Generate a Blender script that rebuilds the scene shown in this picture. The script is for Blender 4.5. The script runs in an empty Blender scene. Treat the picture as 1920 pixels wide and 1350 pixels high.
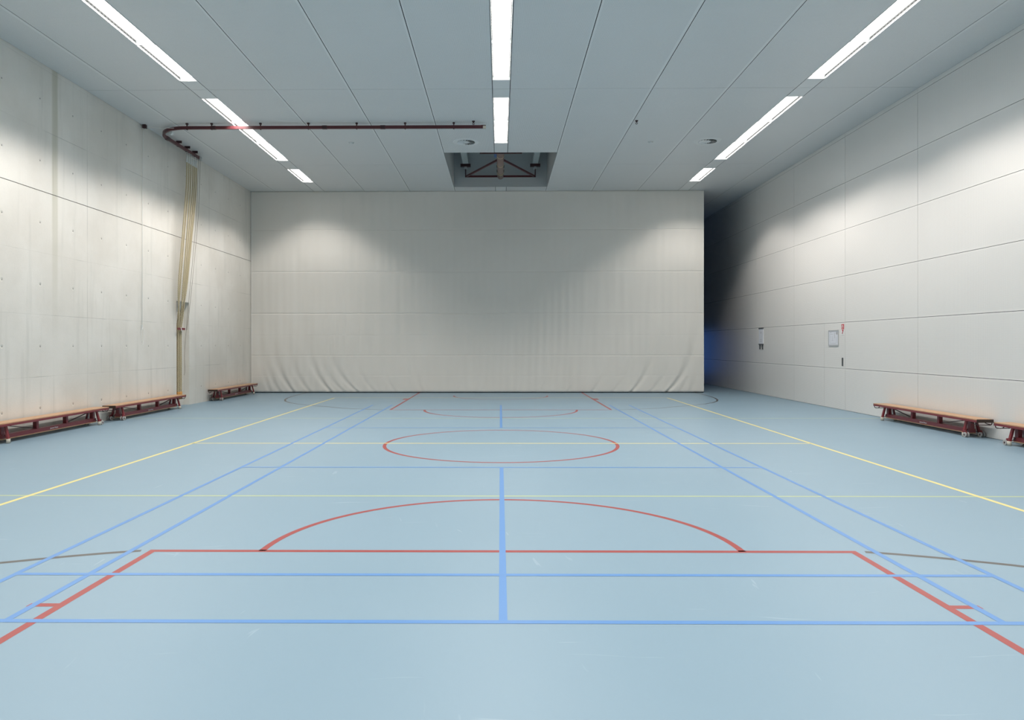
import bpy, bmesh, math, random
from mathutils import Vector, Matrix
random.seed(7)
PI = math.pi
scene = bpy.context.scene
COL = scene.collection

# ------------------------------------------------------------------ materials
def new_mat(name):
    m = bpy.data.materials.new(name); m.use_nodes = True
    nt = m.node_tree
    return m, nt, nt.nodes['Principled BSDF']

def plain(name, col, rough=0.5, metal=0.0, spec=0.5):
    m, nt, b = new_mat(name)
    b.inputs['Base Color'].default_value = (*col, 1)
    b.inputs['Roughness'].default_value = rough
    b.inputs['Metallic'].default_value = metal
    b.inputs['Specular IOR Level'].default_value = spec
    return m

class NB:
    """small helper that wires math nodes"""
    def __init__(s, nt): s.nt = nt
    def node(s, t, **k):
        n = s.nt.nodes.new(t)
        for a, v in k.items(): setattr(n, a, v)
        return n
    def link(s, a, b): s.nt.links.new(a, b)
    def math(s, op, a, b=None, c=None, clamp=False):
        n = s.node('ShaderNodeMath', operation=op, use_clamp=clamp)
        for i, v in enumerate((a, b, c)):
            if v is None: continue
            if isinstance(v, (int, float)): n.inputs[i].default_value = v
            else: s.link(v, n.inputs[i])
        return n.outputs[0]
    def obj_xyz(s):
        tc = s.node('ShaderNodeTexCoord'); sp = s.node('ShaderNodeSeparateXYZ')
        s.link(tc.outputs['Object'], sp.inputs[0])
        return tc.outputs['Object'], sp.outputs[0], sp.outputs[1], sp.outputs[2]
    def smooth(s, v, a, b):            # 0 below a, 1 above b
        n = s.node('ShaderNodeMapRange', interpolation_type='SMOOTHSTEP')
        s.link(v, n.inputs['Value'])
        n.inputs['From Min'].default_value = a; n.inputs['From Max'].default_value = b
        return n.outputs['Result']
    def grid_dist(s, v, off, p):       # distance to the nearest of off + k*p
        q = s.math('DIVIDE', s.math('SUBTRACT', v, off), p)
        q = s.math('SUBTRACT', s.math('FRACT', s.math('ADD', q, 0.5)), 0.5)
        return s.math('MULTIPLY', s.math('ABSOLUTE', q), p)
    def noise(s, vec, scale, detail=3, rough=0.5, mapscale=None):
        if mapscale:
            mp = s.node('ShaderNodeMapping'); mp.inputs['Scale'].default_value = mapscale
            s.link(vec, mp.inputs[0]); vec = mp.outputs[0]
        n = s.node('ShaderNodeTexNoise'); n.inputs['Scale'].default_value = scale
        n.inputs['Detail'].default_value = detail; n.inputs['Roughness'].default_value = rough
        s.link(vec, n.inputs['Vector']); return n.outputs['Fac']
    def mix(s, fac, a, b):
        n = s.node('ShaderNodeMix', data_type='RGBA')
        for i, v in ((0, fac), (6, a), (7, b)):
            if isinstance(v, tuple): n.inputs[i].default_value = (*v, 1)
            elif isinstance(v, (int, float)): n.inputs[i].default_value = v
            else: s.link(v, n.inputs[i])
        return n.outputs[2]

def perforated(name, col, hole, axes, pitch, radius, margin_axis, margin_off, margin_p, rough, spec):
    """painted metal sheet with a fine grid of punched holes and a plain strip along its joints"""
    m, nt, b = new_mat(name); n = NB(nt)
    vec, x, y, z = n.obj_xyz(); c = {'x': x, 'y': y, 'z': z}
    d1 = n.grid_dist(c[axes[0]], 0, pitch); d2 = n.grid_dist(c[axes[1]], 0, pitch)
    d = n.math('SQRT', n.math('ADD', n.math('MULTIPLY', d1, d1), n.math('MULTIPLY', d2, d2)))
    dot = n.math('SUBTRACT', 1.0, n.smooth(d, radius * .8, radius * 1.2))
    edge = n.smooth(n.grid_dist(c[margin_axis], margin_off, margin_p), .028, .034)
    dot = n.math('MULTIPLY', dot, edge)
    dirt = n.noise(vec, 1.3, 3)
    col2 = tuple(v * .95 for v in col)
    base = n.mix(dirt, col, col2)
    n.link(n.mix(dot, base, hole), b.inputs['Base Color'])
    b.inputs['Roughness'].default_value = rough
    b.inputs['Specular IOR Level'].default_value = spec
    return m

def concrete():
    m, nt, b = new_mat('fair_faced_concrete'); n = NB(nt)
    vec, x, y, z = n.obj_xyz()
    cloud = n.noise(vec, .55, 5, .6)
    streak = n.noise(vec, 3.0, 4, .6, (1, 1.6, .12))
    fine = n.noise(vec, 38, 3, .6)
    c = n.mix(n.smooth(cloud, .32, .68), (.68, .645, .585), (.775, .745, .69))
    c = n.mix(n.math('MULTIPLY', n.smooth(streak, .52, .72), .30), c, (.50, .49, .44))
    c = n.mix(n.math('MULTIPLY', n.smooth(fine, .55, .75), .10), c, (.42, .41, .38))
    # run-off stain below a joint of the shuttering
    dy = n.math('ABSOLUTE', n.math('SUBTRACT', y, 11.985))
    st = n.math('MULTIPLY', n.math('SUBTRACT', 1, n.smooth(dy, .05, .10)), n.smooth(z, .8, 4.6))
    st = n.math('MULTIPLY', st, n.math('ADD', .22, n.math('MULTIPLY', streak, .5)))
    c = n.mix(st, c, (.43, .41, .30))
    # shuttering joints: faint, broken lines
    brk = n.smooth(n.noise(vec, .9, 3, .6), .46, .66)
    jz = n.math('SUBTRACT', 1, n.smooth(n.grid_dist(z, .912, 1.004), .002, .007))
    ja = n.math('SUBTRACT', 1, n.smooth(n.grid_dist(y, 12.931, 5.44), .004, .011))
    j = n.math('MAXIMUM', n.math('MULTIPLY', jz, n.math('ADD', .04, n.math('MULTIPLY', brk, .45))),
               n.math('MULTIPLY', ja, n.math('ADD', .12, n.math('MULTIPLY', brk, .30))))
    c = n.mix(j, c, (.27, .265, .24))
    # tie holes
    d1 = n.grid_dist(y, 10.70, .8967); d2 = n.grid_dist(z, .402, 1.003)
    d = n.math('SQRT', n.math('ADD', n.math('MULTIPLY', d1, d1), n.math('MULTIPLY', d2, d2)))
    hole = n.math('SUBTRACT', 1, n.smooth(d, .008, .016))
    dish = n.math('SUBTRACT', 1, n.smooth(d, .014, .034))
    c = n.mix(n.math('MULTIPLY', hole, .8), c, (.12, .115, .105))
    n.link(c, b.inputs['Base Color'])
    b.inputs['Roughness'].default_value = .75; b.inputs['Specular IOR Level'].default_value = .3
    h = n.math('SUBTRACT', n.math('MULTIPLY', fine, .0012), n.math('MULTIPLY', dish, .006))
    h = n.math('SUBTRACT', h, n.math('MULTIPLY', n.math('MAXIMUM', jz, ja), .001))
    bp = n.node('ShaderNodeBump'); bp.inputs['Distance'].default_value = 1.0; bp.inputs['Strength'].default_value = .8
    n.link(h, bp.inputs['Height']); n.link(bp.outputs[0], b.inputs['Normal'])
    return m

def sports_floor():
    m, nt, b = new_mat('blue_sports_floor'); n = NB(nt)
    vec, x, y, z = n.obj_xyz()
    cloud = n.noise(vec, .5, 4, .55)
    c = n.mix(cloud, FLOOR_A, FLOOR_B)
    # fine light scuffs in random directions
    warp = n.node('ShaderNodeTexNoise'); warp.inputs['Scale'].default_value = .8
    n.link(vec, warp.inputs['Vector'])
    mp = n.node('ShaderNodeMix', data_type='VECTOR'); mp.inputs[0].default_value = .35
    n.link(vec, mp.inputs[4]); n.link(warp.outputs['Color'], mp.inputs[5])
    s1 = n.noise(mp.outputs[1], 6, 2, .5, (.35, 6, 1)); s2 = n.noise(mp.outputs[1], 6, 2, .5, (5, .7, 1))
    area = n.smooth(n.noise(vec, 1.7, 2), .48, .62)
    sc = n.math('MAXIMUM', n.smooth(s1, .68, .74), n.smooth(s2, .70, .76))
    sc = n.math('MULTIPLY', n.math('MULTIPLY', sc, area), .13)
    c = n.mix(sc, c, (.62, .70, .74))
    n.link(c, b.inputs['Base Color'])
    r = n.math('ADD', .36, n.math('MULTIPLY', cloud, .14)); n.link(r, b.inputs['Roughness'])
    b.inputs['Specular IOR Level'].default_value = .42
    return m

def fabric():
    m, nt, b = new_mat('grey_curtain_fabric'); n = NB(nt)
    vec, x, y, z = n.obj_xyz()
    f = n.noise(vec, 1.2, 3)
    n.link(n.mix(f, (.69, .662, .61), (.73, .702, .655)), b.inputs['Base Color'])
    b.inputs['Roughness'].default_value = .65; b.inputs['Specular IOR Level'].default_value = .25
    return m

def wood():
    m, nt, b = new_mat('varnished_bench_wood'); n = NB(nt)
    vec, x, y, z = n.obj_xyz()
    g = n.noise(vec, 9, 4, .6, (9, .5, 4))
    n.link(n.mix(n.smooth(g, .35, .68), (.46, .255, .13), (.57, .34, .185)), b.inputs['Base Color'])
    b.inputs['Roughness'].default_value = .35
    return m

FLOOR_A = (.194, .291, .364); FLOOR_B = (.212, .307, .376)
M = {}
M['floor'] = sports_floor()
M['concrete'] = concrete()
M['wall_panel'] = perforated('perforated_wall_sheet', (.80, .775, .74), (.62, .605, .58), 'yz', .016, .0042, 'z', .905, 1.0045, .28, .5)
M['ceil_panel'] = perforated('perforated_ceiling_sheet', (.74, .745, .735), (.42, .43, .43), 'xy', .015, .0042, 'x', 0, 1.3495, .5, .35)
M['ceil_plain'] = plain('plain_ceiling_sheet', (.70, .705, .695), .5, 0, .35)
M['dark_void'] = plain('dark_joint_void', (.015, .016, .017), .9, 0, .1)
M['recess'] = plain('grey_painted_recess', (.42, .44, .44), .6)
M['fabric'] = fabric()
M['gap_shade'] = plain('dark_gap_shade', (.03, .035, .035), .7)  # dark colour for the shade in the gap under the curtain
M['blue'] = plain('blue_line_paint', (.095, .232, .49), .42)
M['red'] = plain('red_line_paint', (.29, .050, .046), .42)
M['yellow'] = plain('yellow_line_paint', (.66, .58, .22), .42)
M['pale'] = plain('pale_yellow_line_paint', (.38, .45, .25), .42)
M['black'] = plain('dark_grey_line_paint', (.088, .085, .08), .42)
M['maroon'] = plain('maroon_enamel', (.19, .026, .032), .35)
M['railred'] = plain('dark_red_rail_enamel', (.085, .017, .021), .35)
M['endgrain'] = plain('dark_end_board', (.035, .018, .012), .5)
M['dkmaroon'] = plain('dark_maroon_enamel', (.045, .012, .014), .4)
M['wood'] = wood()
M['cream'] = plain('cream_rubber', (.50, .47, .40), .6)
M['wheel'] = plain('grey_wheel_rubber', (.38, .37, .36), .5)
M['steel'] = plain('zinc_steel', (.55, .56, .57), .35, .8)
M['white'] = plain('white_enamel', (.80, .80, .79), .4)
M['offwhite'] = plain('offwhite_plastic', (.66, .68, .67), .45)
M['rope'] = plain('hemp_rope', (.62, .54, .38), .85, 0, .15)
M['groove'] = plain('hemp_rope_lay', (.25, .20, .10), .9, 0, .1)
M['leather'] = plain('orange_leather', (.50, .25, .06), .55)
M['cord'] = plain('white_cord', (.86, .85, .81), .7)
M['cable'] = plain('brown_cord', (.22, .18, .14), .7)
M['pad'] = plain('brown_vinyl_pad', (.24, .16, .135), .5)
M['strap'] = plain('yellow_strap', (.60, .50, .30), .6)
M['motor'] = plain('blue_motor_paint', (.03, .10, .28), .45)
M['beam'] = plain('pale_grey_beam', (.48, .53, .52), .5)
M['dkgrey'] = plain('dark_grey_plastic', (.10, .105, .105), .5)
M['steelgrey'] = plain('light_grey_aluminium', (.46, .465, .47), .45)
M['midgrey'] = plain('grey_aluminium', (.34, .345, .35), .4, .3)
M['sheet'] = plain('printed_sheet', (.70, .71, .75), .5)
M['print'] = plain('grey_print', (.42, .42, .43), .6)
M['signred'] = plain('sign_red', (.60, .035, .045), .45)
def emit(name, col, s):
    m, nt, b = new_mat(name)
    b.inputs['Base Color'].default_value = (.8, .8, .8, 1)
    b.inputs['Emission Color'].default_value = (*col, 1); b.inputs['Emission Strength'].default_value = s
    return m
M['strip'] = plain('punched_grey_strip', (.20, .20, .195), .6, 0, .2)
M['slot'] = plain('slot_shadow', (.05, .05, .05), .8, 0, .1)
M['diffuser'] = emit('glowing_diffuser', (1, .985, .95), 5.0)
M['blueglow'] = emit('added_blue_glow', (.05, .16, .55), 1.6)  # blue glow of the panel added behind the curtain

# ------------------------------------------------------------------ mesh builder
class MB:
    def __init__(s): s.bm = bmesh.new(); s.mi = 0
    def _f(s, vs, smooth=False):
        try: f = s.bm.faces.new(vs)
        except ValueError: return
        f.material_index = s.mi; f.smooth = smooth
    def box(s, x0, x1, y0, y1, z0, z1):
        v = [s.bm.verts.new((x, y, z)) for z in (z0, z1) for y in (y0, y1) for x in (x0, x1)]
        for q in ((0, 2, 3, 1), (4, 5, 7, 6), (0, 1, 5, 4), (2, 6, 7, 3), (0, 4, 6, 2), (1, 3, 7, 5)):
            s._f([v[i] for i in q])
        return s
    def obox(s, c, ax, ay, az):
        """oriented box: centre and three half-extent vectors"""
        c, ax, ay, az = map(Vector, (c, ax, ay, az))
        v = [s.bm.verts.new(c + i * ax + j * ay + k * az) for k in (-1, 1) for j in (-1, 1) for i in (-1, 1)]
        for q in ((0, 2, 3, 1), (4, 5, 7, 6), (0, 1, 5, 4), (2, 6, 7, 3), (0, 4, 6, 2), (1, 3, 7, 5)):
            s._f([v[i] for i in q])
        return s
    def bar(s, a, b, w, h, up=(0, 0, 1)):
        a, b = Vector(a), Vector(b); d = (b - a); L = d.length; d.normalize()
        side = d.cross(Vector(up))
        if side.length < 1e-5: side = d.cross(Vector((1, 0, 0)))
        side.normalize(); u = side.cross(d)
        return s.obox((a + b) / 2, d * L / 2, side * w / 2, u * h / 2)
    def quad(s, pts, smooth=False):
        s._f([s.bm.verts.new(p) for p in pts], smooth); return s
    def tube(s, path, r, n=8, cap=True, lobes=0, amp=0., pitch=.1, groove=0):
        path = [Vector(p) for p in path]; rings = []; dist = 0; prev = None
        t0 = (path[1] - path[0]).normalized()
        ref = Vector((0, 0, 1)) if abs(t0.z) < .9 else Vector((0, 1, 0))
        u = t0.cross(ref).normalized()
        for i, p in enumerate(path):
            t = (path[min(i + 1, len(path) - 1)] - path[max(i - 1, 0)]).normalized()
            u = (u - t * u.dot(t)).normalized(); w = t.cross(u)
            if i: dist += (p - path[i - 1]).length
            tw = 2 * PI * dist / pitch if lobes else 0
            ring = []
            for k in range(n):
                a = 2 * PI * k / n
                rr = r + (amp * abs(math.cos(lobes * a / 2)) if lobes else 0)
                a2 = a + tw
                ring.append(s.bm.verts.new(p + u * (rr * math.cos(a2)) + w * (rr * math.sin(a2))))
            rings.append(ring)
        for a, b in zip(rings, rings[1:]):
            for k in range(n):
                if groove: s.mi = groove if abs(math.cos(lobes * PI * (k + .5) / n)) < .44 else 0
                s._f([a[k], a[(k + 1) % n], b[(k + 1) % n], b[k]], True)
        s.mi = 0
        if cap: s._f(rings[0][::-1]); s._f(rings[-1])
        return s
    def cyl(s, a, b, r, n=16, r2=None):
        a, b = Vector(a), Vector(b); t = (b - a).normalized()
        u = t.cross(Vector((0, 0, 1)) if abs(t.z) < .9 else Vector((0, 1, 0))).normalized(); w = t.cross(u)
        r2 = r if r2 is None else r2
        A = [s.bm.verts.new(a + r * (u * math.cos(2 * PI * k / n) + w * math.sin(2 * PI * k / n))) for k in range(n)]
        B = [s.bm.verts.new(b + r2 * (u * math.cos(2 * PI * k / n) + w * math.sin(2 * PI * k / n))) for k in range(n)]
        for k in range(n): s._f([A[k], A[(k + 1) % n], B[(k + 1) % n], B[k]], True)
        s._f(A[::-1]); s._f(B); return s
    def strip(s, pts, w, z, closed=False):
        """flat painted line of width w through the points"""
        pts = [Vector((p[0], p[1])) for p in pts]; n = len(pts); L = []; R = []
        for i, p in enumerate(pts):
            a = pts[(i - 1) % n] if (closed or i) else p
            b = pts[(i + 1) % n] if (closed or i < n - 1) else p
            d = (b - a).normalized(); q = Vector((-d.y, d.x)) * w / 2
            L.append(s.bm.verts.new((p.x + q.x, p.y + q.y, z))); R.append(s.bm.verts.new((p.x - q.x, p.y - q.y, z)))
        for i in range(n if closed else n - 1):
            j = (i + 1) % n; s._f([R[i], R[j], L[j], L[i]])
        return s
    def build(s, name, mats, parent=None, fix=True):
        if fix: bmesh.ops.recalc_face_normals(s.bm, faces=s.bm.faces)
        me = bpy.data.meshes.new(name); s.bm.to_mesh(me); s.bm.free()
        for m in (mats if isinstance(mats, (list, tuple)) else [mats]): me.materials.append(m)
        o = bpy.data.objects.new(name, me); COL.objects.link(o)
        if parent: o.parent = parent
        return o

def tag(o, label, cat, group=None):
    o['label'] = label; o['category'] = cat
    if group: o['group'] = group
    return o
def thing(name, loc, label, cat, group=None, rz=0):
    o = bpy.data.objects.new(name, None); COL.objects.link(o); o.empty_display_size = .1
    o.location = loc; o.rotation_euler = (0, 0, rz)
    return tag(o, label, cat, group)
def struct(o): o['kind'] = 'structure'; return o
def dup(root, loc, label, group=None, rz=None):
    r = root.copy(); COL.objects.link(r); r.location = loc; r['label'] = label
    if rz is not None: r.rotation_euler = (0, 0, rz)
    if group: r['group'] = group
    for ch in list(root.children):
        c = ch.copy(); COL.objects.link(c); c.parent = r
        for g in list(ch.children):
            d = g.copy(); COL.objects.link(d); d.parent = c
    return r

# ------------------------------------------------------------------ hall dimensions (metres)
XW = 7.45            # side walls at +-XW
HC = 6.0             # ceiling height
Y0, Y1 = -7.0, 33.0  # rear wall behind the camera, far wall behind the curtain
YC = 21.42           # dividing curtain

# ------------------------------------------------------------------ floor and its markings
b = MB(); b.box(-XW - .3, XW + .3, Y0, Y1, -.12, 0)
floor = struct(b.build('floor', M['floor']))

ym = 10.39                                   # middle of the courts
b = MB()                                     # basketball, red
z = .0006
def arc(cx, cy, r, a0, a1, n):
    return [(cx + r * math.cos(math.radians(a0 + (a1 - a0) * i / n)), cy + r * math.sin(math.radians(a0 + (a1 - a0) * i / n))) for i in range(n + 1)]
b.strip(arc(0, ym, 1.66, 0, 360, 96)[:-1], .05, z, True)
for sgn in (-1, 1):
    yl = ym + sgn * 5.41
    b.strip([(-2.445, yl), (2.445, yl)], .052, z)
    for sx in (-1, 1):
        b.strip([(sx * 2.42, yl + sgn * .026), (sx * 2.42, ym + sgn * 11.2)], .05, z)
        dy, w = (1.043, .05) if sgn < 0 else (3.10, .40)
        b.strip([(sx * 2.445, yl + sgn * dy), (sx * (2.60 if sgn < 0 else 2.56), yl + sgn * dy)], w, z)
    a = arc(0, yl, 1.66, 0, 180, 60) if sgn < 0 else arc(0, yl, 1.66, 180, 360, 60)
    b.strip(a, .05, z)
    yc = ym + sgn * 9.69
    a = arc(0, yc, 1.30, -5, 185, 48) if sgn < 0 else arc(0, yc, 1.30, 175, 365, 48)
    b.strip(a, .05, z)
o = b.build('basketball_lines', M['red'], floor); o['label'] = 'red basketball key, circle and arc lines'

b = MB(); z = .0004                          # three-point lines, dark grey
prof = [(2.50, 5.41), (2.7, 5.465), (2.9, 5.535), (3.1, 5.615), (3.3, 5.70), (3.6, 5.87), (3.93, 6.15), (4.3, 6.44), (4.6, 6.68), (4.9, 6.97), (5.2, 7.36),
        (5.45, 7.82), (5.62, 8.35), (5.72, 8.9), (5.77, 9.5), (5.79, 10.1), (5.79, 12.5)]
for sgn in (-1, 1):
    for sx in (-1, 1):
        b.strip([(sx * px, ym + sgn * d) for px, d in prof], .05, z)
o = b.build('three_point_lines', M['black'], floor); o['label'] = 'dark grey three-point arcs'

b = MB(); z = .0008                          # volleyball, yellow
for sx in (-1, 1): b.strip([(sx * 4.475, ym + .045 - 9), (sx * 4.475, ym + .045 + 9)], .05, z)
for dy in (-8.975, 0, 8.975): b.strip([(-4.475, ym + .045 + dy), (4.475, ym + .045 + dy)], .05, z)
o = b.build('volleyball_lines', M['yellow'], floor); o['label'] = 'bright yellow volleyball side and centre lines'
b = MB(); z = .0005
for y in (6.80, 13.99): b.strip([(-XW, y), (XW, y)], .042, z)
o = b.build('cross_lines', M['pale'], floor); o['label'] = 'pale greenish yellow lines running from wall to wall'

b = MB(); z = .0010                          # badminton, blue
for sx in (-1, 1):
    for px in (3.03, 2.57): b.strip([(sx * px, ym - 6.70), (sx * px, ym + 6.70)], .042, z)
z = .0012
for dy in (-6.68, -5.92, -2.0, 2.0): b.strip([(-3.05, ym + dy), (3.05, ym + dy)], .045, z)
for s_ in (-1, 1): b.strip([(.006, ym + s_ * 6.66), (.006, ym + s_ * 1.98)], .044, .0014)
o = b.build('badminton_lines', M['blue'], floor); o['label'] = 'blue badminton court lines'

# ------------------------------------------------------------------ luminaire layout
PITCH = 1.505
ROWS = {'left': -5.40, 'middle': .012, 'right': 5.42}
units = {}                                   # row -> list of (y0, y1)
for row in ROWS:
    L = []
    for s0, cnt in ((-2.87, 3), (2.53, 3), (7.93, 3), (13.33, 2 if row == 'middle' else 3), (18.72, 0 if row == 'middle' else 1)):
        for k in range(cnt): L.append((s0 + k * PITCH, s0 + (k + 1) * PITCH))
    units[row] = L

# ------------------------------------------------------------------ ceiling
RX, RY0, RY1 = 1.345, 17.15, 20.89           # recess for the hoisted frame
cuts = [-XW, -6.72, -5.555, -5.245, -4.04, -2.69, -1.345, -.145, .17, 1.345, 2.715, 4.065, 5.265, 5.575, 6.73, XW]
slots = {(-5.555, -5.245): 'left', (-.145, .17): 'middle', (5.265, 5.575): 'right'}
crossY = [Y0 - .05] + [12.88 + 5.4 * k for k in range(-3, 5)]; crossY = [y for y in crossY if y < Y1] + [Y1]
b = MB(); g = .006
def span(x0, x1, ya, yb):
    """one strip of ceiling sheets from ya to yb, split at the cross joints"""
    ys = [ya] + [y for y in crossY if ya + .02 < y < yb - .02] + [yb]
    for p, q in zip(ys, ys[1:]):
        ga = .0038 if p in crossY else 0; gb = .0038 if q in crossY else 0
        b.mi = 3 if (x0, x1) in slots else 0
        b.box(x0 + g, x1 - (.002 if x1 == XW else g), p + ga, q - gb, HC, HC + .005)
for x0, x1 in zip(cuts, cuts[1:]):
    holes = []
    row = slots.get((x0, x1))
    if row:
        for (p, q) in units[row]:
            if holes and abs(holes[-1][1] - p) < .01: holes[-1] = (holes[-1][0], q)
            else: holes.append((p, q))
    if x0 >= -RX - .01 and x1 <= RX + .01: holes.append((RY0, RY1))
    ya = Y0
    for (p, q) in sorted(holes):
        span(x0, x1, ya, p); ya = q
    span(x0, x1, ya, Y1)
b.mi = 1                                     # void above the sheets
for x0, x1, ya, yb in ((-XW, XW, Y0, RY0 - .02), (-XW, XW, RY1 + .02, Y1), (-XW, -RX - .02, RY0 - .02, RY1 + .02), (RX + .02, XW, RY0 - .02, RY1 + .02)):
    b.box(x0, x1, ya, yb, HC + .16, HC + .18)
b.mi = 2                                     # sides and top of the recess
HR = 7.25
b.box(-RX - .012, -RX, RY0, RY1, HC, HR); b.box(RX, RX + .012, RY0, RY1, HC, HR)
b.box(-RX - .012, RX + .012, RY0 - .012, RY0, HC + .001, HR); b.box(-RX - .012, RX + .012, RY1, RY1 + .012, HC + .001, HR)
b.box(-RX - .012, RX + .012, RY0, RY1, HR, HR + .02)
struct(b.build('ceiling', [M['ceil_panel'], M['dark_void'], M['recess'], M['ceil_plain']]))

# ------------------------------------------------------------------ left wall (concrete, with a slot for the ropes)
NY0, NY1, NZ, ND = 16.51, 17.18, 2.44, .135
b = MB(); J = 3.927; T = .4
b.box(-XW - T, -XW, Y0, NY0, 0, J - .006); b.box(-XW - T, -XW, NY1, Y1, 0, J - .006)
b.box(-XW - T, -XW, NY0, NY1, NZ, J - .006); b.box(-XW - T, -XW - ND, NY0, NY1, 0, NZ)
b.box(-XW - T, -XW, Y0, Y1, J + .006, HC + .2)
b.mi = 1; b.box(-XW - T, -XW - .02, Y0, Y1, J - .006, J + .006)
struct(b.build('wall_left', [M['concrete'], M['dark_void']]))

# ------------------------------------------------------------------ right wall (perforated metal cladding)
zj = [.003, .905, 1.91, 2.915, 3.92, 4.925, 5.918, HC + .0035]
yj = [15.653 + 2.711 * k for k in range(-9, 8)]; yj = [Y0] + [y for y in yj if Y0 < y < Y1] + [Y1]
DY0, DY1 = 15.653, 16.653                    # flush door
b = MB()
for i, (p, q) in enumerate(zip(yj, yj[1:])):
    for k, (za, zb) in enumerate(zip(zj, zj[1:])):
        pp = p
        if k < 2 and abs(p - DY0) < .01: pp = DY1
        b.box(XW, XW + .006, pp + .0038, q - .0038, za + .0036, zb - .0036)
b.mi = 1; b.box(XW + .034, XW + .3, Y0, Y1, 0, HC + .2)
struct(b.build('wall_right', [M['wall_panel'], M['dark_void']]))
b = MB()
for za, zb in ((.003, .905), (.905, 1.91)): b.box(XW, XW + .03, DY0 + .004, DY1 - .004, za + .0028, zb - .0028)
door = struct(b.build('door_1', M['wall_panel']))
b = MB(); b.box(XW - .004, XW + .001, 15.742, 15.798, .955, 1.14)
b.box(XW - .010, XW - .004, 15.746, 15.752, .96, 1.135); b.box(XW - .010, XW - .004, 15.788, 15.794, .96, 1.135)
o = b.build('door_handle', M['dkgrey'], door); o['label'] = 'dark grey recessed door pull'

# ------------------------------------------------------------------ end walls
b = MB(); b.box(-XW - .4, XW + .3, Y0 - .2, Y0, 0, HC + .2); struct(b.build('wall_rear', M['concrete']))
b = MB(); b.box(-XW - .4, XW + .3, Y1, Y1 + .2, 0, HC + .2); struct(b.build('wall_front', M['recess']))
b = MB(); b.box(5.2, 7.1, Y1 - .02, Y1 - .001, .1, 2.1)
win = struct(b.build('added_glow_panel', M['blueglow']))  # unseen glowing panel, added to tint the right wall blue behind the curtain
b = MB()
for x in (5.2, 6.15, 7.1): b.box(x - .03, x + .03, Y1 - .05, Y1 - .02, .07, 2.13)
for zz in (.1, 2.1): b.box(5.17, 7.13, Y1 - .05, Y1 - .02, zz - .03, zz + .03)
b.build('glow_panel_frame', M['dkgrey'], win)  # made-up frame around the added glowing panel

# ------------------------------------------------------------------ luminaires
def make_luminaire():
    t = thing('ceiling_light', (0, 0, HC), 'x', 'ceiling light')
    h, w = PITCH / 2 - .002, .1535
    zi, zo = .055, -.004                     # diffuser level, lower flange level
    b = MB()
    b.box(-w, -w + .006, -h, h, zo, .10); b.box(w - .006, w, -h, h, zo, .10)          # side rails
    b.box(-w, w, -h, -h + .003, zo, .10); b.box(-w, w, h - .003, h, zo, .10)          # end rails
    b.box(-w, w, -h, h, .10, .105)
    # sloping ends
    b.quad([(-w + .006, -h + .003, zo + .001), (w - .006, -h + .003, zo + .001), (.135, -h + .045, zi), (-.135, -h + .045, zi)])
    b.quad([(-w + .006, h - .003, zo + .001), (w - .006, h - .003, zo + .001), (.135, h - .045, zi), (-.135, h - .045, zi)])
    b.build('housing', M['white'], t)
    for sx in (-1, 1):
        b = MB()
        xs, zs_ = w - .006, .022             # grey punched strip beside the diffuser
        b.quad([(sx * xs, -h + .012, zs_), (sx * xs, h - .012, zs_), (sx * .133, h - .045, zi), (sx * .133, -h + .045, zi)])
        b.mi = 1
        for k in range(16):
            yy = -h + .09 + k * (2 * h - .18) / 15
            f0, f1 = .30, .55
            xa, xb = sx * (xs * (1 - f0) + .133 * f0 - .001), sx * (xs * (1 - f1) + .133 * f1 - .001)
            za, zb = zs_ * (1 - f0) + zi * f0 - .0012, zs_ * (1 - f1) + zi * f1 - .0012
            b.quad([(xa, yy - .022, za), (xa, yy + .022, za), (xb, yy + .022, zb), (xb, yy - .022, zb)])
        b.build('side_strip', [M['strip'], M['slot']], t)
    b = MB(); b.box(-.135, .135, -h + .045, h - .045, zi, zi + .006)
    b.build('diffuser', M['diffuser'], t)
    li = bpy.data.lights.new('lamp', 'AREA'); li.shape = 'RECTANGLE'; li.size = .23; li.size_y = 2 * h - .11
    li.energy = LAMP_W; li.use_nodes = True
    nt = li.node_tree; n = NB(nt); em = nt.nodes['Emission']
    em.inputs['Color'].default_value = (1, .945, .895, 1)
    # louvred light distribution: full below about 50 degrees from straight down, nothing above about 66
    ge = n.node('ShaderNodeNewGeometry'); sp = n.node('ShaderNodeSeparateXYZ'); n.link(ge.outputs['Incoming'], sp.inputs[0])
    cosv = n.math('ABSOLUTE', sp.outputs[2])
    wing = n.math('ADD', WING0, n.math('MULTIPLY', n.math('SUBTRACT', 1.0, cosv), WING1))      # wide 'batwing' spread
    n.link(n.math('MULTIPLY', n.smooth(cosv, CUT0, CUT1), wing), em.inputs['Strength'])
    lo = bpy.data.objects.new('lamp', li); COL.objects.link(lo); lo.parent = t
    lo.location = (0, 0, zi - .006)
    return t
LAMP_W = 55.0; CUT0, CUT1 = .50, .675; WING0, WING1 = .78, 2.4
proto = None
ordn = ['first', 'second', 'third', 'fourth', 'fifth', 'sixth']
for row, x in ROWS.items():
    vis = 0
    for (p, q) in units[row]:
        yc = (p + q) / 2
        if q > 9.9:
            lab = {'left': 'bright recessed light, %s from the near end of the left ceiling row',
                   'middle': 'bright recessed light, %s from the near end of the middle ceiling row',
                   'right': 'bright recessed light, %s from the near end of the right ceiling row'}[row] % ordn[vis]
            vis += 1; grp = 'recessed ceiling lights'
        else:
            lab = 'recessed ceiling light of the %s row overhead, nearer than the frame shows' % row; grp = 'overhead lights of the %s row' % row
        if proto is None:
            proto = make_luminaire(); proto.location = (x, yc, HC); proto['label'] = lab; proto['group'] = grp
        else: dup(proto, (x, yc, HC), lab, grp)

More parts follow.
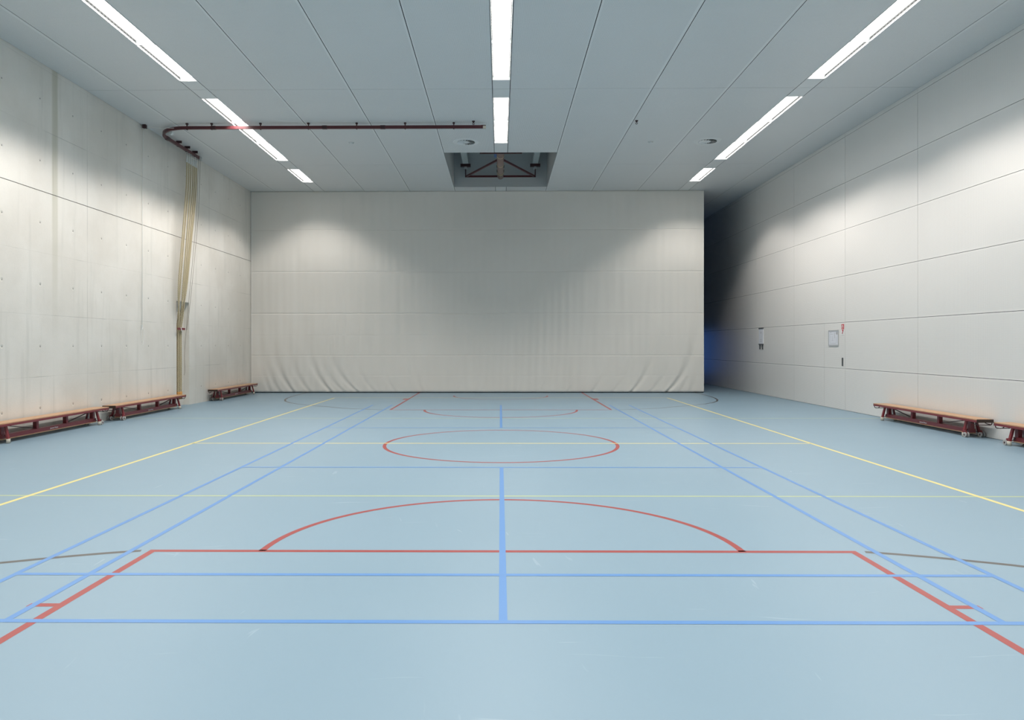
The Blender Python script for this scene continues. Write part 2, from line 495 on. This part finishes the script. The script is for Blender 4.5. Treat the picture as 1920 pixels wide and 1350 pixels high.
# ------------------------------------------------------------------ dividing curtain
def make_curtain():
    xa, xb = -XW + .012, 6.03
    seams = [.51, 1.11, 1.71, 2.36, 3.60, 4.85]; strong = [1.11, 2.36, 3.60, 4.85]
    zs = set()
    k = .025
    while k < HC - .004: zs.add(round(k, 3)); k += .03 if k < 1.6 else .075
    zs.add(HC - .004)
    for s_ in seams:
        for d in (-.03, -.012, -.004, .004, .012, .03): zs.add(round(s_ + d, 3))
    zs = sorted(zs); nx = 420
    rnd = random.Random(3)
    waves = [(rnd.uniform(9, 34), rnd.uniform(0, 6.28), rnd.uniform(.4, 1)) for _ in range(14)]
    folds = []                               # anchor x at the hem, drift of the fold upwards, strength, reach
    for ax, dr, st, re in ((-6.85, -.35, .014, 2.0), (-6.55, -.55, .018, 2.0), (-6.15, -.65, .034, 2.0), (-5.65, -.70, .016, 2.6), (-5.02, -.75, .040, 2.4), (-4.62, -.9, .016, 2.6),
                           (-4.22, -.95, .028, 2.0), (-3.7, -.8, .010, 1.6), (-3.1, -.6, .008, 1.2), (-2.3, -.4, .010, .9),
                           (-1.35, .35, .014, .35), (-.6, .25, .008, .4), (.5, .3, .008, .4), (1.15, .45, .012, .9), (1.95, .55, .016, 1.0), (2.7, .6, .018, 1.2),
                           (3.3, .7, .012, 1.8), (3.85, .75, .036, 1.9), (4.4, .8, .014, 2.2), (4.9, .85, .048, 2.4), (5.3, .5, .014, 2.0), (5.6, .4, .014, 1.5)):
        folds.append((ax, dr, st, re))
    def off(x, z):
        r = 0
        env = .0025 + .0035 * math.exp(-((abs(x) - 3.2) / 2.2) ** 2)
        for i, (f, ph, am) in enumerate(waves):
            sway = .05 * math.sin(z * .7 + ph * 3)
            r += env * am * .42 * math.sin(f * (x + sway) + ph + .35 * math.sin(z * 1.3 + ph)) * (.55 + .45 * math.sin(z * .9 + ph * 2))
        for ax, dr, st, re in folds:
            xc = ax + dr * (1 - math.exp(-z / .75)) + dr * .10 * z
            w = .05 + .075 * min(z, 1.6)
            u = (x - xc) / w
            r += st * math.exp(-z / re) * (math.exp(-u * u) * (1 if dr < 0 else 1) - .55 * math.exp(-((u - (1.5 if dr < 0 else -1.5)) ** 2)))
        for s_ in seams:
            d = abs(z - s_)
            if d < .013: r += (.009 if s_ in strong else .003) * (1 - d / .013)
        # the hem pulls in slightly at the floor
        if z < .09: r += .02 * (1 - z / .09) ** 2
        return r
    b = MB(); grid = []
    for zz in zs:
        grid.append([b.bm.verts.new((xa + (xb - xa) * i / nx, YC + off(xa + (xb - xa) * i / nx, zz), zz)) for i in range(nx + 1)])
    for r0, r1 in zip(grid, grid[1:]):
        for i in range(nx): b._f([r0[i], r0[i + 1], r1[i + 1], r1[i]], True)
    yb_ = YC + .32
    B0 = b.bm.verts.new((xa, yb_, zs[0])); B1 = b.bm.verts.new((xb, yb_, zs[0])); B2 = b.bm.verts.new((xb, yb_, zs[-1])); B3 = b.bm.verts.new((xa, yb_, zs[-1]))
    b._f([B1, B0, B3, B2])
    b._f([r[-1] for r in grid] + [B2, B1]); b._f([r[0] for r in reversed(grid)] + [B0, B3])
    b._f([B0, B1] + grid[0][::-1]); b._f(grid[-1] + [B2, B3])
    c = b.build('dividing_curtain', M['fabric'], None, fix=False)
    tag(c, 'huge grey fabric curtain closing off the far end of the hall', 'curtain')
    h = MB(); h.box(xa + .01, xb - .01, YC + .03, YC + .30, .001, .024)  # dark strip painting the shadow between curtain and floor
    h.build('gap_shade_strip', M['gap_shade'], c)
    return c
make_curtain()

# ------------------------------------------------------------------ gym benches
def make_bench():
    """built along local y, seat front at +x, wheels at the -y end"""
    t = thing('gym_bench', (0, 0, 0), 'x', 'bench', 'low gym benches along the walls')
    L, W = 1.495, .125
    b = MB()
    for x0, x1 in ((-W, -.044), (-.041, .041), (.044, W)): b.box(x0, x1, -L, L, .286, .301)
    b.build('seat', M['wood'], t)
    b = MB()
    for sx in (-1, 1): b.box(sx * W - (.018 if sx > 0 else 0), sx * W + (.018 if sx < 0 else 0), -L, L, .252, .2855)
    for yy in (-L + .02, -1.15, -.37, .37, 1.15, L - .02): b.box(-W + .018, W - .018, yy - .02, yy + .02, .262, .285)
    b.build('seat_rail', M['maroon'], t)
    for s_ in (-1, 1):
        b = MB(); b.box(-W + .001, W - .001, s_ * (L + .006) - .005, s_ * (L + .006) + .005, .250, .2995); b.build('end_board', M['endgrain'], t)
    b = MB(); b.box(-.05, .05, -1.21, 1.21, .066, .124); bm_ = b.build('balance_beam', M['maroon'], t)
    b = MB(); b.box(-.05, .05, -1.21, 1.21, .054, .0655); b.build('beam_strip', M['wood'], bm_)
    # maker's name in white on the front of the beam
    cu = bpy.data.curves.new('txt', 'FONT'); cu.body = 'janssen fritsen'; cu.size = .036; cu.align_x = 'CENTER'; cu.extrude = .0006
    to = bpy.data.objects.new('txt', cu); COL.objects.link(to); dg = bpy.context.evaluated_depsgraph_get(); dg.update()
    me = bpy.data.meshes.new_from_object(to.evaluated_get(dg)); bpy.data.objects.remove(to); me.materials.append(M['white'])
    lt = bpy.data.objects.new('lettering', me); COL.objects.link(lt); lt.parent = bm_
    lt.matrix_local = Matrix.Translation((.0515, .0, .083)) @ Matrix(((0, 0, 1, 0), (1, 0, 0, 0), (0, 1, 0, 0), (0, 0, 0, 1)))
    for yy in (-1.175, -.385, .385, 1.175):
        b = MB(); w = .034 if abs(yy) > 1 else .026
        b.box(-.03, .03, yy - w, yy + w, .1245, .261); b.build('post', M['maroon'], t)
    for s_ in (-1, 1):
        b = MB(); b.bar((0, s_ * .41, .132), (0, s_ * 1.14, .256), .022, .010); b.build('brace', M['dkmaroon'], t)
    for sy in (-1, 1):
        for sx in (-1, 1):
            b = MB()
            a, c = Vector((sx * .072, sy * 1.180, .252)), Vector((sx * .118, sy * 1.190, .060))
            b.bar(a, c, .028, .040, up=(0, 1, 0))
            leg = b.build('leg', M['maroon'], t)
            b = MB(); b.cyl((sx * .120, sy * 1.190, .0), (sx * .120, sy * 1.190, .066), .027, 18); b.build('foot', M['cream'], leg)
            b = MB()
            b.tube([(sx * .03, sy * 1.16, .118), (sx * .055, sy * 1.165, .108), (sx * .080, sy * 1.172, .080), (sx * .106, sy * 1.182, .068)], .006, 6)
            b.build('stay', M['dkmaroon'], leg)
            if sy < 0:
                b = MB(); yw = -1.190 - .055
                b.bar((sx * .12, -1.185, .095), (sx * .12, yw + .01, .092), .018, .020)
                b.bar((sx * .12, yw + .012, .094), (sx * .12, yw - .004, .045), .018, .018, up=(1, 0, 0)); b.build('fork', M['maroon'], leg)
                b = MB(); xw = sx * .12 + .020 * (1 if sx < 0 else -1)
                for e in (0,):
                    b.cyl((sx * .12 - .030, yw, .040), (sx * .12 - .011, yw, .040), .038, 24)
                    b.cyl((sx * .12 + .011, yw, .040), (sx * .12 + .030, yw, .040), .038, 24)
                    b.mi = 1; b.cyl((sx * .12 - .033, yw, .040), (sx * .12 + .033, yw, .040), .014, 16)
                b.build('wheel', [M['wheel'], M['dkmaroon']], leg)
        # bail handle under the overhanging end
        b = MB(); ye = sy * (L - .012); zl = .213; xo = W - .012
        p = [(-xo, ye, .252)]
        for k in range(7):
            a = PI + (PI / 2) * k / 6; p.append((-xo + .028 + .028 * math.cos(a), ye, zl + .028 + .028 * math.sin(a)))
        for k in range(7):
            a = 1.5 * PI + (PI / 2) * k / 6; p.append((xo - .028 + .028 * math.cos(a), ye, zl + .028 + .028 * math.sin(a)))
        p.append((xo, ye, .252)); b.tube(p, .0065, 8)
        for sx in (-1, 1):
            b.tube([(sx * (xo - .012), ye, zl + .006), (sx * (xo - .012), ye - sy * .09, zl + .008), (sx * (xo - .012), ye - sy * .14, zl + .022), (sx * (xo - .012), ye - sy * .16, .250)], .0065, 8)
        b.build('end_handle', M['dkmaroon'], t)
    return t
bench = make_bench(); G = 'low gym benches along the walls'
# left wall: seat front faces +x ; right wall benches are turned round
BX = 7.275
bench.location = (-BX, 14.825, 0); bench['label'] = 'long wooden gym bench on the left, its far end just before the hanging ropes'
dup(bench, (-BX, 19.66, 0), 'wooden gym bench in the far left corner reaching in front of the grey curtain', G)
# the nearest left bench has its wheels at the far end
def flip_y(root, loc, label):
    """same bench, standing the other way round along the wall: front stays towards the court"""
    r = dup(root, loc, label, G); r.scale = (1, 1, 1); r.rotation_euler = (0, 0, PI); return r
def lettering_to_front(r):
    for ch in r.children:
        for gch in ch.children:
            if gch.name.startswith('lettering'):
                gch.matrix_local = Matrix.Translation((-.0515, 0, .083)) @ Matrix(((0, 0, -1, 0), (-1, 0, 0, 0), (0, 1, 0, 0), (0, 0, 0, 1)))
r = flip_y(bench, (-BX, 11.60, 0), 'wooden gym bench nearest on the left, cut off by the photo edge'); lettering_to_front(r)
r = dup(bench, (BX, 12.395, 0), 'wooden gym bench seen whole against the right perforated wall', G); lettering_to_front(r)
r = flip_y(bench, (BX, 9.02, 0), 'wooden gym bench cut off by the right edge of the photo')

# ------------------------------------------------------------------ ceiling rail with climbing ropes
RZ = 5.905; RYL = 14.815; RXL = -7.215; RR = .72
path = [(-.36, RYL, RZ), (-3.5, RYL, RZ), (RXL + RR, RYL, RZ)]
for k in range(1, 13):
    a = 1.5 * PI - (PI / 2) * k / 12; path.append((RXL + RR + RR * math.cos(a), RYL + RR + RR * math.sin(a), RZ))
path.append((RXL, 17.17, RZ))
rail = thing('ceiling_rail', (0, 0, 0), 'maroon curved steel rail hung under the ceiling at the left', 'rail')
b = MB()
def sweep(b, path, w, h):
    path = [Vector(p) for p in path]; rings = []
    for i, p in enumerate(path):
        t = (path[min(i + 1, len(path) - 1)] - path[max(i - 1, 0)]); t.z = 0; t.normalize(); s_ = Vector((-t.y, t.x, 0)) * w / 2; u = Vector((0, 0, h / 2))
        rings.append([b.bm.verts.new(p + s_ - u), b.bm.verts.new(p + s_ + u), b.bm.verts.new(p - s_ + u), b.bm.verts.new(p - s_ - u)])
    for r0, r1 in zip(rings, rings[1:]):
        for k in range(4): b._f([r0[k], r0[(k + 1) % 4], r1[(k + 1) % 4], r1[k]])
    b._f(rings[0][::-1]); b._f(rings[-1])
sweep(b, path, .045, .062)
b.build('track', M['railred'], rail)
hang = [(-6.466, RYL), (-5.956, RYL), (-4.945, RYL), (-3.956, RYL), (-2.96, RYL), (-1.961, RYL), (-.96, RYL), (RXL, 16.08), (RXL, 16.515), (RXL, 16.93)]
for hx, hy in hang:
    b = MB()
    if hx == RXL:
        b.box(hx - .05, hx + .08, hy - .006, hy + .006, HC - .055, HC - .001); b.box(hx - .012, hx + .012, hy - .03, hy + .03, RZ - .034, HC - .05)
        b.box(hx - .027, hx + .027, hy - .03, hy + .03, RZ - .036, RZ - .031); 
    else:
        b.box(hx - .022, hx + .022, hy - .02, hy + .02, HC - .03, HC - .001); b.box(hx - .010, hx + .010, hy - .010, hy + .010, RZ - .040, HC - .03)
        b.box(hx - .010, hx + .010, hy - .026, hy + .026, RZ - .042, RZ - .031)
    b.build('hanger', M['dkmaroon'], rail)
for jx in (-5.2 - .75 + .03, -3.62 + .0, -2.42):
    b = MB(); b.box(jx - .05, jx + .05, RYL - .026, RYL + .026, RZ - .036, RZ + .036); b.build('joint_sleeve', M['dkmaroon'], rail)
b = MB(); b.box(RXL - .03, RXL + .03, 15.50, 15.62, RZ - .04, RZ + .036); b.build('joint_sleeve', M['dkmaroon'], rail)
b = MB(); b.box(-.40, -.30, RYL - .02, RYL + .02, RZ + .022, RZ + .036); b.build('end_plate', M['dkmaroon'], rail)
b = MB(); b.box(-.355, -.30, RYL - .025, RYL + .025, RZ - .035, RZ + .018); o = b.build('end_stop', M['cream'], rail); o['label'] = 'cream end stop'
b = MB(); b.box(RXL - .03, RXL + .03, 17.175, 17.28, RZ - .05, RZ + .05); b.cyl((RXL + .045, 17.24, RZ), (RXL + .03, 17.24, RZ), .02, 12)
o = b.build('end_pulley', M['steel'], rail); o['label'] = 'grey steel pulley at the rail end'
b = MB(); b.box(-6.98, -6.90, 15.06, 15.12, RZ - .035, RZ + .02); b.cyl((-6.93, 15.14, RZ - .02), (-6.93, 15.05, RZ - .02), .045, 16)
o = b.build('guide_pulley', M['offwhite'], rail); o['label'] = 'pale guide pulley in the bend'

def bez(pts, n):
    """Catmull-Rom through the points"""
    pts = [Vector(p) for p in pts]; out = []
    for i in range(len(pts) - 1):
        p0 = pts[max(i - 1, 0)]; p1 = pts[i]; p2 = pts[i + 1]; p3 = pts[min(i + 2, len(pts) - 1)]
        for k in range(n):
            t = k / n
            out.append(.5 * ((2 * p1) + (-p0 + p2) * t + (2 * p0 - 5 * p1 + 4 * p2 - p3) * t * t + (-p0 + 3 * p1 - 3 * p2 + p3) * t ** 3))
    out.append(pts[-1]); return out
tops = [16.53, 16.635, 16.745, 16.86, 16.955, 17.05]
mid4 = [16.37, 16.455, 16.60, 16.69, 16.78, 16.85]
mid3 = [16.30, 16.38, 16.53, 16.60, 16.67, 16.72]
names = ['nearest', 'second', 'third', 'fourth', 'fifth', 'farthest']
for i in range(6):
    yb_ = [16.565, 16.60, 16.66, 16.695, 16.73, 16.765][i]; xb_ = [-7.43, -7.475, -7.435, -7.478, -7.44, -7.485][i]
    t = thing('climbing_rope', (RXL, tops[i], RZ - .035), 'twisted beige climbing rope, %s of the six counted along the rail' % names[i], 'rope', 'climbing ropes gathered at the left wall')
    O = Vector(t.location)
    pts = [(RXL, tops[i], 5.63), (RXL - .005, tops[i] - .03, 5.0), (-7.25, mid4[i], 3.9), (-7.31, mid3[i], 2.75), (xb_ + .045, (mid3[i] + 3 * yb_) / 4, 2.1), (xb_, yb_, 1.78), (xb_, yb_, 1.0), (xb_, yb_, .34)]
    pp = bez([Vector(p) - O for p in pts], 80)
    b = MB(); b.tube(pp, .0095, 18, True, 3, .0085, .125, groove=1); b.build('rope_body', [M['rope'], M['groove']], t)
    b = MB(); b.cyl(Vector((xb_, yb_, .345)) - O, Vector((xb_, yb_, .17)) - O, .0225, 14, .020); o = b.build('rope_end', M['leather'], t); o['label'] = 'orange leather rope end'
    b = MB(); b.cyl(Vector((RXL, tops[i], 5.79)) - O, Vector((RXL, tops[i], 5.63)) - O, .015, 12)
    o = b.build('shackle', M['offwhite'], t); o['label'] = 'pale metal shackle'
    b = MB(); b.box(-.012, .012, -.012, .012, -.045, .0); b.box(-.004, .004, -.008, .008, -.10, -.04); b.build('trolley', M['steel'], t)
bk = thing('rope_bracket', (-XW, 16.68, 1.80), 'small maroon wall hook gathering the hanging ropes', 'hook')
b = MB(); b.bar((.060, -.245, 0), (.060, .135, 0), .012, .05); b.bar((-.130, .125, 0), (.060, .125, 0), .012, .05)
b.build('cross_bar', M['maroon'], bk)
b = MB(); b.tube(bez([(.070, -.10, .03), (.085, -.10, -.03), (.072, -.05, -.06)], 6), .009, 8); b.build('catch', M['white'], bk)
# hoisting cords beside the ropes
O = Vector((0, 0, 0)); LAB = ['thin brown hoist cord next to the ropes, trailing down into the wall slot', 'outermost thin brown hoist cord from the grey pulley at the rail end']
b = MB(); b.tube(bez([Vector(p) - O for p in [(RXL, 17.15, 5.85), (-7.22, 17.07, 4.6), (-7.26, 16.89, 3.2), (-7.33, 16.85, 2.3), (-7.385, 16.87, 1.75), (-7.42, 16.86, 1.2), (-7.42, 16.88, .85), (-7.42, 16.84, .72)]], 10), .0042, 6)
tag(b.build('hoist_cord', M['cable']), LAB.pop(0), 'cord', 'brown hoist cords beside the ropes')
b = MB(); b.tube(bez([Vector(p) - O for p in [(RXL, 17.26, 5.85), (-7.22, 17.17, 4.6), (-7.26, 16.98, 3.2), (-7.33, 16.93, 2.3), (-7.385, 16.90, 1.78)]], 10), .0042, 6)
tag(b.build('hoist_cord', M['cable']), LAB.pop(0), 'cord', 'brown hoist cords beside the ropes')

# pulley block in the ceiling corner with its white cord down to a cleat
wp = thing('corner_pulley', (-7.385, 14.90, HC), 'small dark pulley block in the left ceiling corner with white cord', 'pulley')
b = MB(); b.box(-.035, .035, -.035, .035, -.075, -.001); b.cyl((.0, .045, -.045), (.0, -.045, -.045), .026, 14); b.build('block', M['dkmaroon'], wp)
b = MB(); b.tube([(.02, 0, -.06), (.42, -.05, -.085), (.66, -.06, -.09)], .0045, 6)
b.tube([(-.03, .0, -.06), (-.045, .0, -1.6), (-.050, -.02, -4.15)], .0055, 6); b.build('cord', M['cord'], wp)
cl = thing('cord_cleat', (-XW, 14.88, 1.79), 'small pale cleat with hanging cord loop on the concrete wall', 'cleat')
b = MB(); b.box(.0005, .018, -.012, .012, -.05, .05); b.bar((.02, 0, .06), (.02, 0, -.06), .014, .012); b.build('cleat_body', M['offwhite'], cl)
b = MB(); b.tube(bez([(.03, .0, .02), (.03, .05, -.12), (.028, .045, -.26), (.028, .0, -.36), (.028, -.05, -.25), (.03, -.045, -.1), (.03, 0, 0)], 8), .005, 6); b.build('cord_loop', M['cord'], cl)

# ------------------------------------------------------------------ small ceiling fittings
for hx, lab in ((-.552, 'small dark hook under the ceiling by the end of the maroon rail'), (2.775, 'small dark hook alone under the ceiling right of the middle lights')):
    t = thing('ceiling_hook', (hx, 14.725, HC), lab, 'hook', 'ceiling hooks')
    b = MB(); b.box(-.026, .026, -.02, .02, -.022, -.001); b.build('mount', M['dkmaroon'], t)
    b = MB(); b.cyl((0, 0, -.02), (0, 0, -.045), .012, 10)
    ring = [(.018 * math.cos(a), 0, -.058 + .018 * math.sin(a)) for a in [PI / 2 + 2 * PI * k / 16 for k in range(17)]]
    b.tube(ring, .006, 6); b.build('eye', M['dkmaroon'], t)
for hx, lab in ((-.775, 'round ceiling air outlet left of the middle light row'), (4.655, 'round ceiling air outlet beside the right light row')):
    t = thing('air_outlet', (hx, 16.25, HC), lab, 'air vent', 'round air outlets')
    def annulus(b, r0, r1, z0, z1, n=48):
        for k in range(n):
            a, c = 2 * PI * k / n, 2 * PI * (k + 1) / n
            b.quad([(r0 * math.cos(a), r0 * math.sin(a), z0), (r1 * math.cos(a), r1 * math.sin(a), z1), (r1 * math.cos(c), r1 * math.sin(c), z1), (r0 * math.cos(c), r0 * math.sin(c), z0)], True)
    b = MB(); annulus(b, .20, .285, -.010, -.006); annulus(b, .285, .305, -.006, -.0005); annulus(b, .20, .20, -.010, -.002); b.build('face_ring', M['ceil_plain'], t, fix=False)
    b = MB(); b.cyl((0, 0, -.0005), (0, 0, -.0015), .20, 40); b.build('throat', M['dkgrey'], t)
    b = MB(); b.cyl((0, 0, -.002), (0, 0, -.012), .085, 32, .080); b.build('hub', M['ceil_plain'], t)
    b = MB()
    for k in range(16):
        a = 2 * PI * k / 16; c, s_ = math.cos(a), math.sin(a); c2, s2 = math.cos(a - .30), math.sin(a - .30)
        b.quad([(.086 * c, .086 * s_, -.003), (.199 * c, .199 * s_, -.003), (.199 * c2, .199 * s2, -.034), (.086 * c2, .086 * s2, -.030)])
    b.build('swirl_vanes', M['ceil_plain'], t)
for hx, lab in ((-3.369, 'small round white smoke detector on the ceiling left of the middle lights'), (3.385, 'small round white smoke detector on the ceiling right of the middle lights')):
    t = thing('smoke_detector', (hx, 16.27, HC), lab, 'smoke detector', 'smoke detectors')
    b = MB(); b.cyl((0, 0, -.001), (0, 0, -.012), .062, 24); b.build('base_plate', M['offwhite'], t)
    b = MB(); b.cyl((0, 0, -.012), (0, 0, -.034), .05, 24, .03); b.build('sensor_dome', M['offwhite'], t)

# ------------------------------------------------------------------ hoisted frame in the ceiling recess
hf = thing('hoisted_goal_frame', (0, 20.0, 6.1), 'folded maroon steel frame with brown padded pole hoisted into the ceiling recess', 'sports frame')
O = Vector((0, 20.0, 6.1)); V_ = lambda *p: Vector(p) - O
b = MB(); b.cyl(V_(0, 17.35, 6.215), V_(0, 20.55, 6.225), .092, 28, .086); pole = b.build('padded_pole', M['pad'], hf)
for yy in (17.72, 18.23, 19.12, 20.03):
    b = MB(); b.cyl(V_(0, yy - .014, 6.22), V_(0, yy + .014, 6.22), .096, 28); b.build('pad_strap', M['strap'], pole)
b = MB(); b.bar(V_(-1.0, 20.7, 6.262), V_(1.0, 20.7, 6.262), .05, .05); b.build('cross_bar', M['railred'], hf)
b = MB(); b.bar(V_(-.50, 17.42, 6.055), V_(.52, 17.42, 6.055), .05, .03); b.build('front_bar', M['dkmaroon'], hf)
for sx in (-1, 1):
    b = MB(); b.bar(V_(sx * .963, 20.68, 6.266), V_(sx * .085, 18.75, 6.225), .04, .05); b.build('brace', M['railred'], hf)
    b = MB(); b.bar(V_(sx * .999, 20.7, 6.235), V_(sx * .999, 20.7, 6.470), .03, .03, up=(0, 1, 0)); b.build('hanger_rod', M['dkmaroon'], hf)
    b = MB(); b.box(sx * .999 - .05, sx * .999 + .05, .67, .73, .365, .40); b.box(sx * .999 - .035, sx * .999 + .035, .67, .73, .40, .437); b.build('hinge', M['steel'], hf)
    b = MB(); b.box(sx * .999 - .145, sx * .999 + .145, .65, .75, .438, .515); b.build('bracket', M['dkmaroon'], hf)
    b = MB(); b.box(sx * .999 - .078, sx * .999 + .078, 17.2 - 20.0, .74, .516, .68); b.build('support_beam', M['beam'], hf)
    for yy in (19.4, 19.9):
        b = MB(); b.box(sx * .088 - .016, sx * .088 + .016, yy - .05 - 20, yy + .05 - 20, .09, .15); b.build('clamp', M['dkgrey'], pole)
b = MB(); b.box(-.16, -.095, -2.25, -1.65, .09, .21); o = b.build('motor_box', M['motor'], hf); o['label'] = 'blue motor box'

# ------------------------------------------------------------------ fittings on the right wall
def on_wall(name, label, cat, y, z): return thing(name, (XW, y, z), label, cat)
t = on_wall('wall_notice', 'slim pale notice holder with two dark straps on the right wall near the curtain', 'notice', 20.65, 1.665)
b = MB(); b.box(-.018, -.001, -.165, .165, -.215, .205); b.build('panel', M['sheet'], t)
b = MB(); b.box(-.024, -.001, -.17, .17, .206, .245); b.build('top_bar', M['dkgrey'], t)
b = MB(); b.box(-.024, -.001, -.17, .17, -.245, -.216); b.build('bottom_bar', M['dkgrey'], t)
for yy in (-.10, .10):
    b = MB(); b.box(-.016, -.001, yy - .038, yy + .038, -.375, -.2455); b.build('strap', M['dkgrey'], t)
b = MB()
for zz, w in ((.12, .04), (.09, .06), (-.10, .05), (-.15, .06)): b.box(-.0188, -.018, -w, w, zz - .006, zz + .006)
b.build('printing', M['print'], t)

t = on_wall('framed_plan', 'grey framed white floor plan notice on the flush door', 'notice', 16.19, 1.573)
b = MB(); b.box(-.014, -.001, -.225, .225, .155, .178); b.box(-.014, -.001, -.225, .225, -.178, -.150); b.box(-.014, -.001, -.24, -.222, -.178, .178); b.box(-.014, -.001, .222, .24, -.178, .178)
b.build('frame', M['steelgrey'], t)
b = MB(); b.box(-.007, -.001, -.221, .221, -.149, .154); b.build('sheet', M['sheet'], t)
b = MB()
b.box(-.0078, -.007, -.20, -.125, .075, .135); b.box(-.0078, -.007, -.062, -.048, .0, .12)        # block top right, vertical line
for (ya, yb_, za, zb) in ((-.14, .17, -.12, -.115), (.165, .17, -.12, .09), (-.14, -.135, -.12, .02), (.02, .17, .085, .09), (-.02, .10, -.06, -.056), (.05, .055, -.06, .04), (.10, .17, .115, .125), (.12, .13, .02, .03)):
    b.box(-.0078, -.007, ya, yb_, za, zb)
b.build('plan_printing', M['print'], t)

t = on_wall('fire_hose_sign', 'tiny red and white fire hose sign at the top corner of the flush door', 'sign', 15.762, 1.815)
b = MB(); b.box(-.004, -.001, -.055, .055, -.055, .055); b.build('plate', M['signred'], t)
b = MB()
ring = [(-.0052, .028 * math.cos(a), -.002 + .036 * math.sin(a)) for a in [2 * PI * k / 24 for k in range(25)]]
b.tube(ring, .0035, 6); b.box(-.0056, -.004, -.008, .008, -.004, .045); b.build('hose_symbol', M['white'], t)
t = on_wall('arrow_sign', 'tiny white sign with red diagonal arrow below the fire hose sign', 'sign', 15.762, 1.693)
b = MB(); b.box(-.004, -.001, -.055, .055, -.06, .06); b.build('plate', M['white'], t)
b = MB(); b.bar((-.0045, -.035, .042), (-.0045, .03, .042), .0016, .022); b.bar((-.0045, -.03, .042), (-.0045, .012, -.035), .0016, .022, up=(1, 0, 0))
b.build('arrow', M['signred'], t)

# ------------------------------------------------------------------ camera
cam = bpy.data.cameras.new('camera'); co = bpy.data.objects.new('camera', cam); COL.objects.link(co)
cam.sensor_fit = 'HORIZONTAL'; cam.sensor_width = 36; cam.lens = 36 * 1351.76 / 1920
cam.shift_x = (960 - 925.99) / 1920; cam.shift_y = (646.43 - 675) / 1920
co.location = (-.008, 0, 1.4273)
co.rotation_mode = 'XYZ'
R_ = Matrix.Rotation(.00886, 4, 'Z') @ Matrix.Rotation(PI / 2, 4, 'X') @ Matrix.Rotation(-.00073, 4, 'Z')
co.rotation_euler = R_.to_euler('XYZ')
cam.clip_end = 200
scene.camera = co

# ------------------------------------------------------------------ world and colour management
w = bpy.data.worlds.new('world'); scene.world = w; w.use_nodes = True
w.node_tree.nodes['Background'].inputs[0].default_value = (0, 0, 0, 1)
scene.view_settings.view_transform = 'Standard'; scene.view_settings.look = 'None'
scene.view_settings.exposure = 0.0; scene.view_settings.gamma = 1.0; scene.view_settings.use_curve_mapping = False
scene.cycles.max_bounces = 10; scene.cycles.diffuse_bounces = 7; scene.cycles.glossy_bounces = 4
scene.cycles.sample_clamp_indirect = 6; scene.cycles.caustics_reflective = False; scene.cycles.caustics_refractive = False
scene.cycles.use_denoising = True
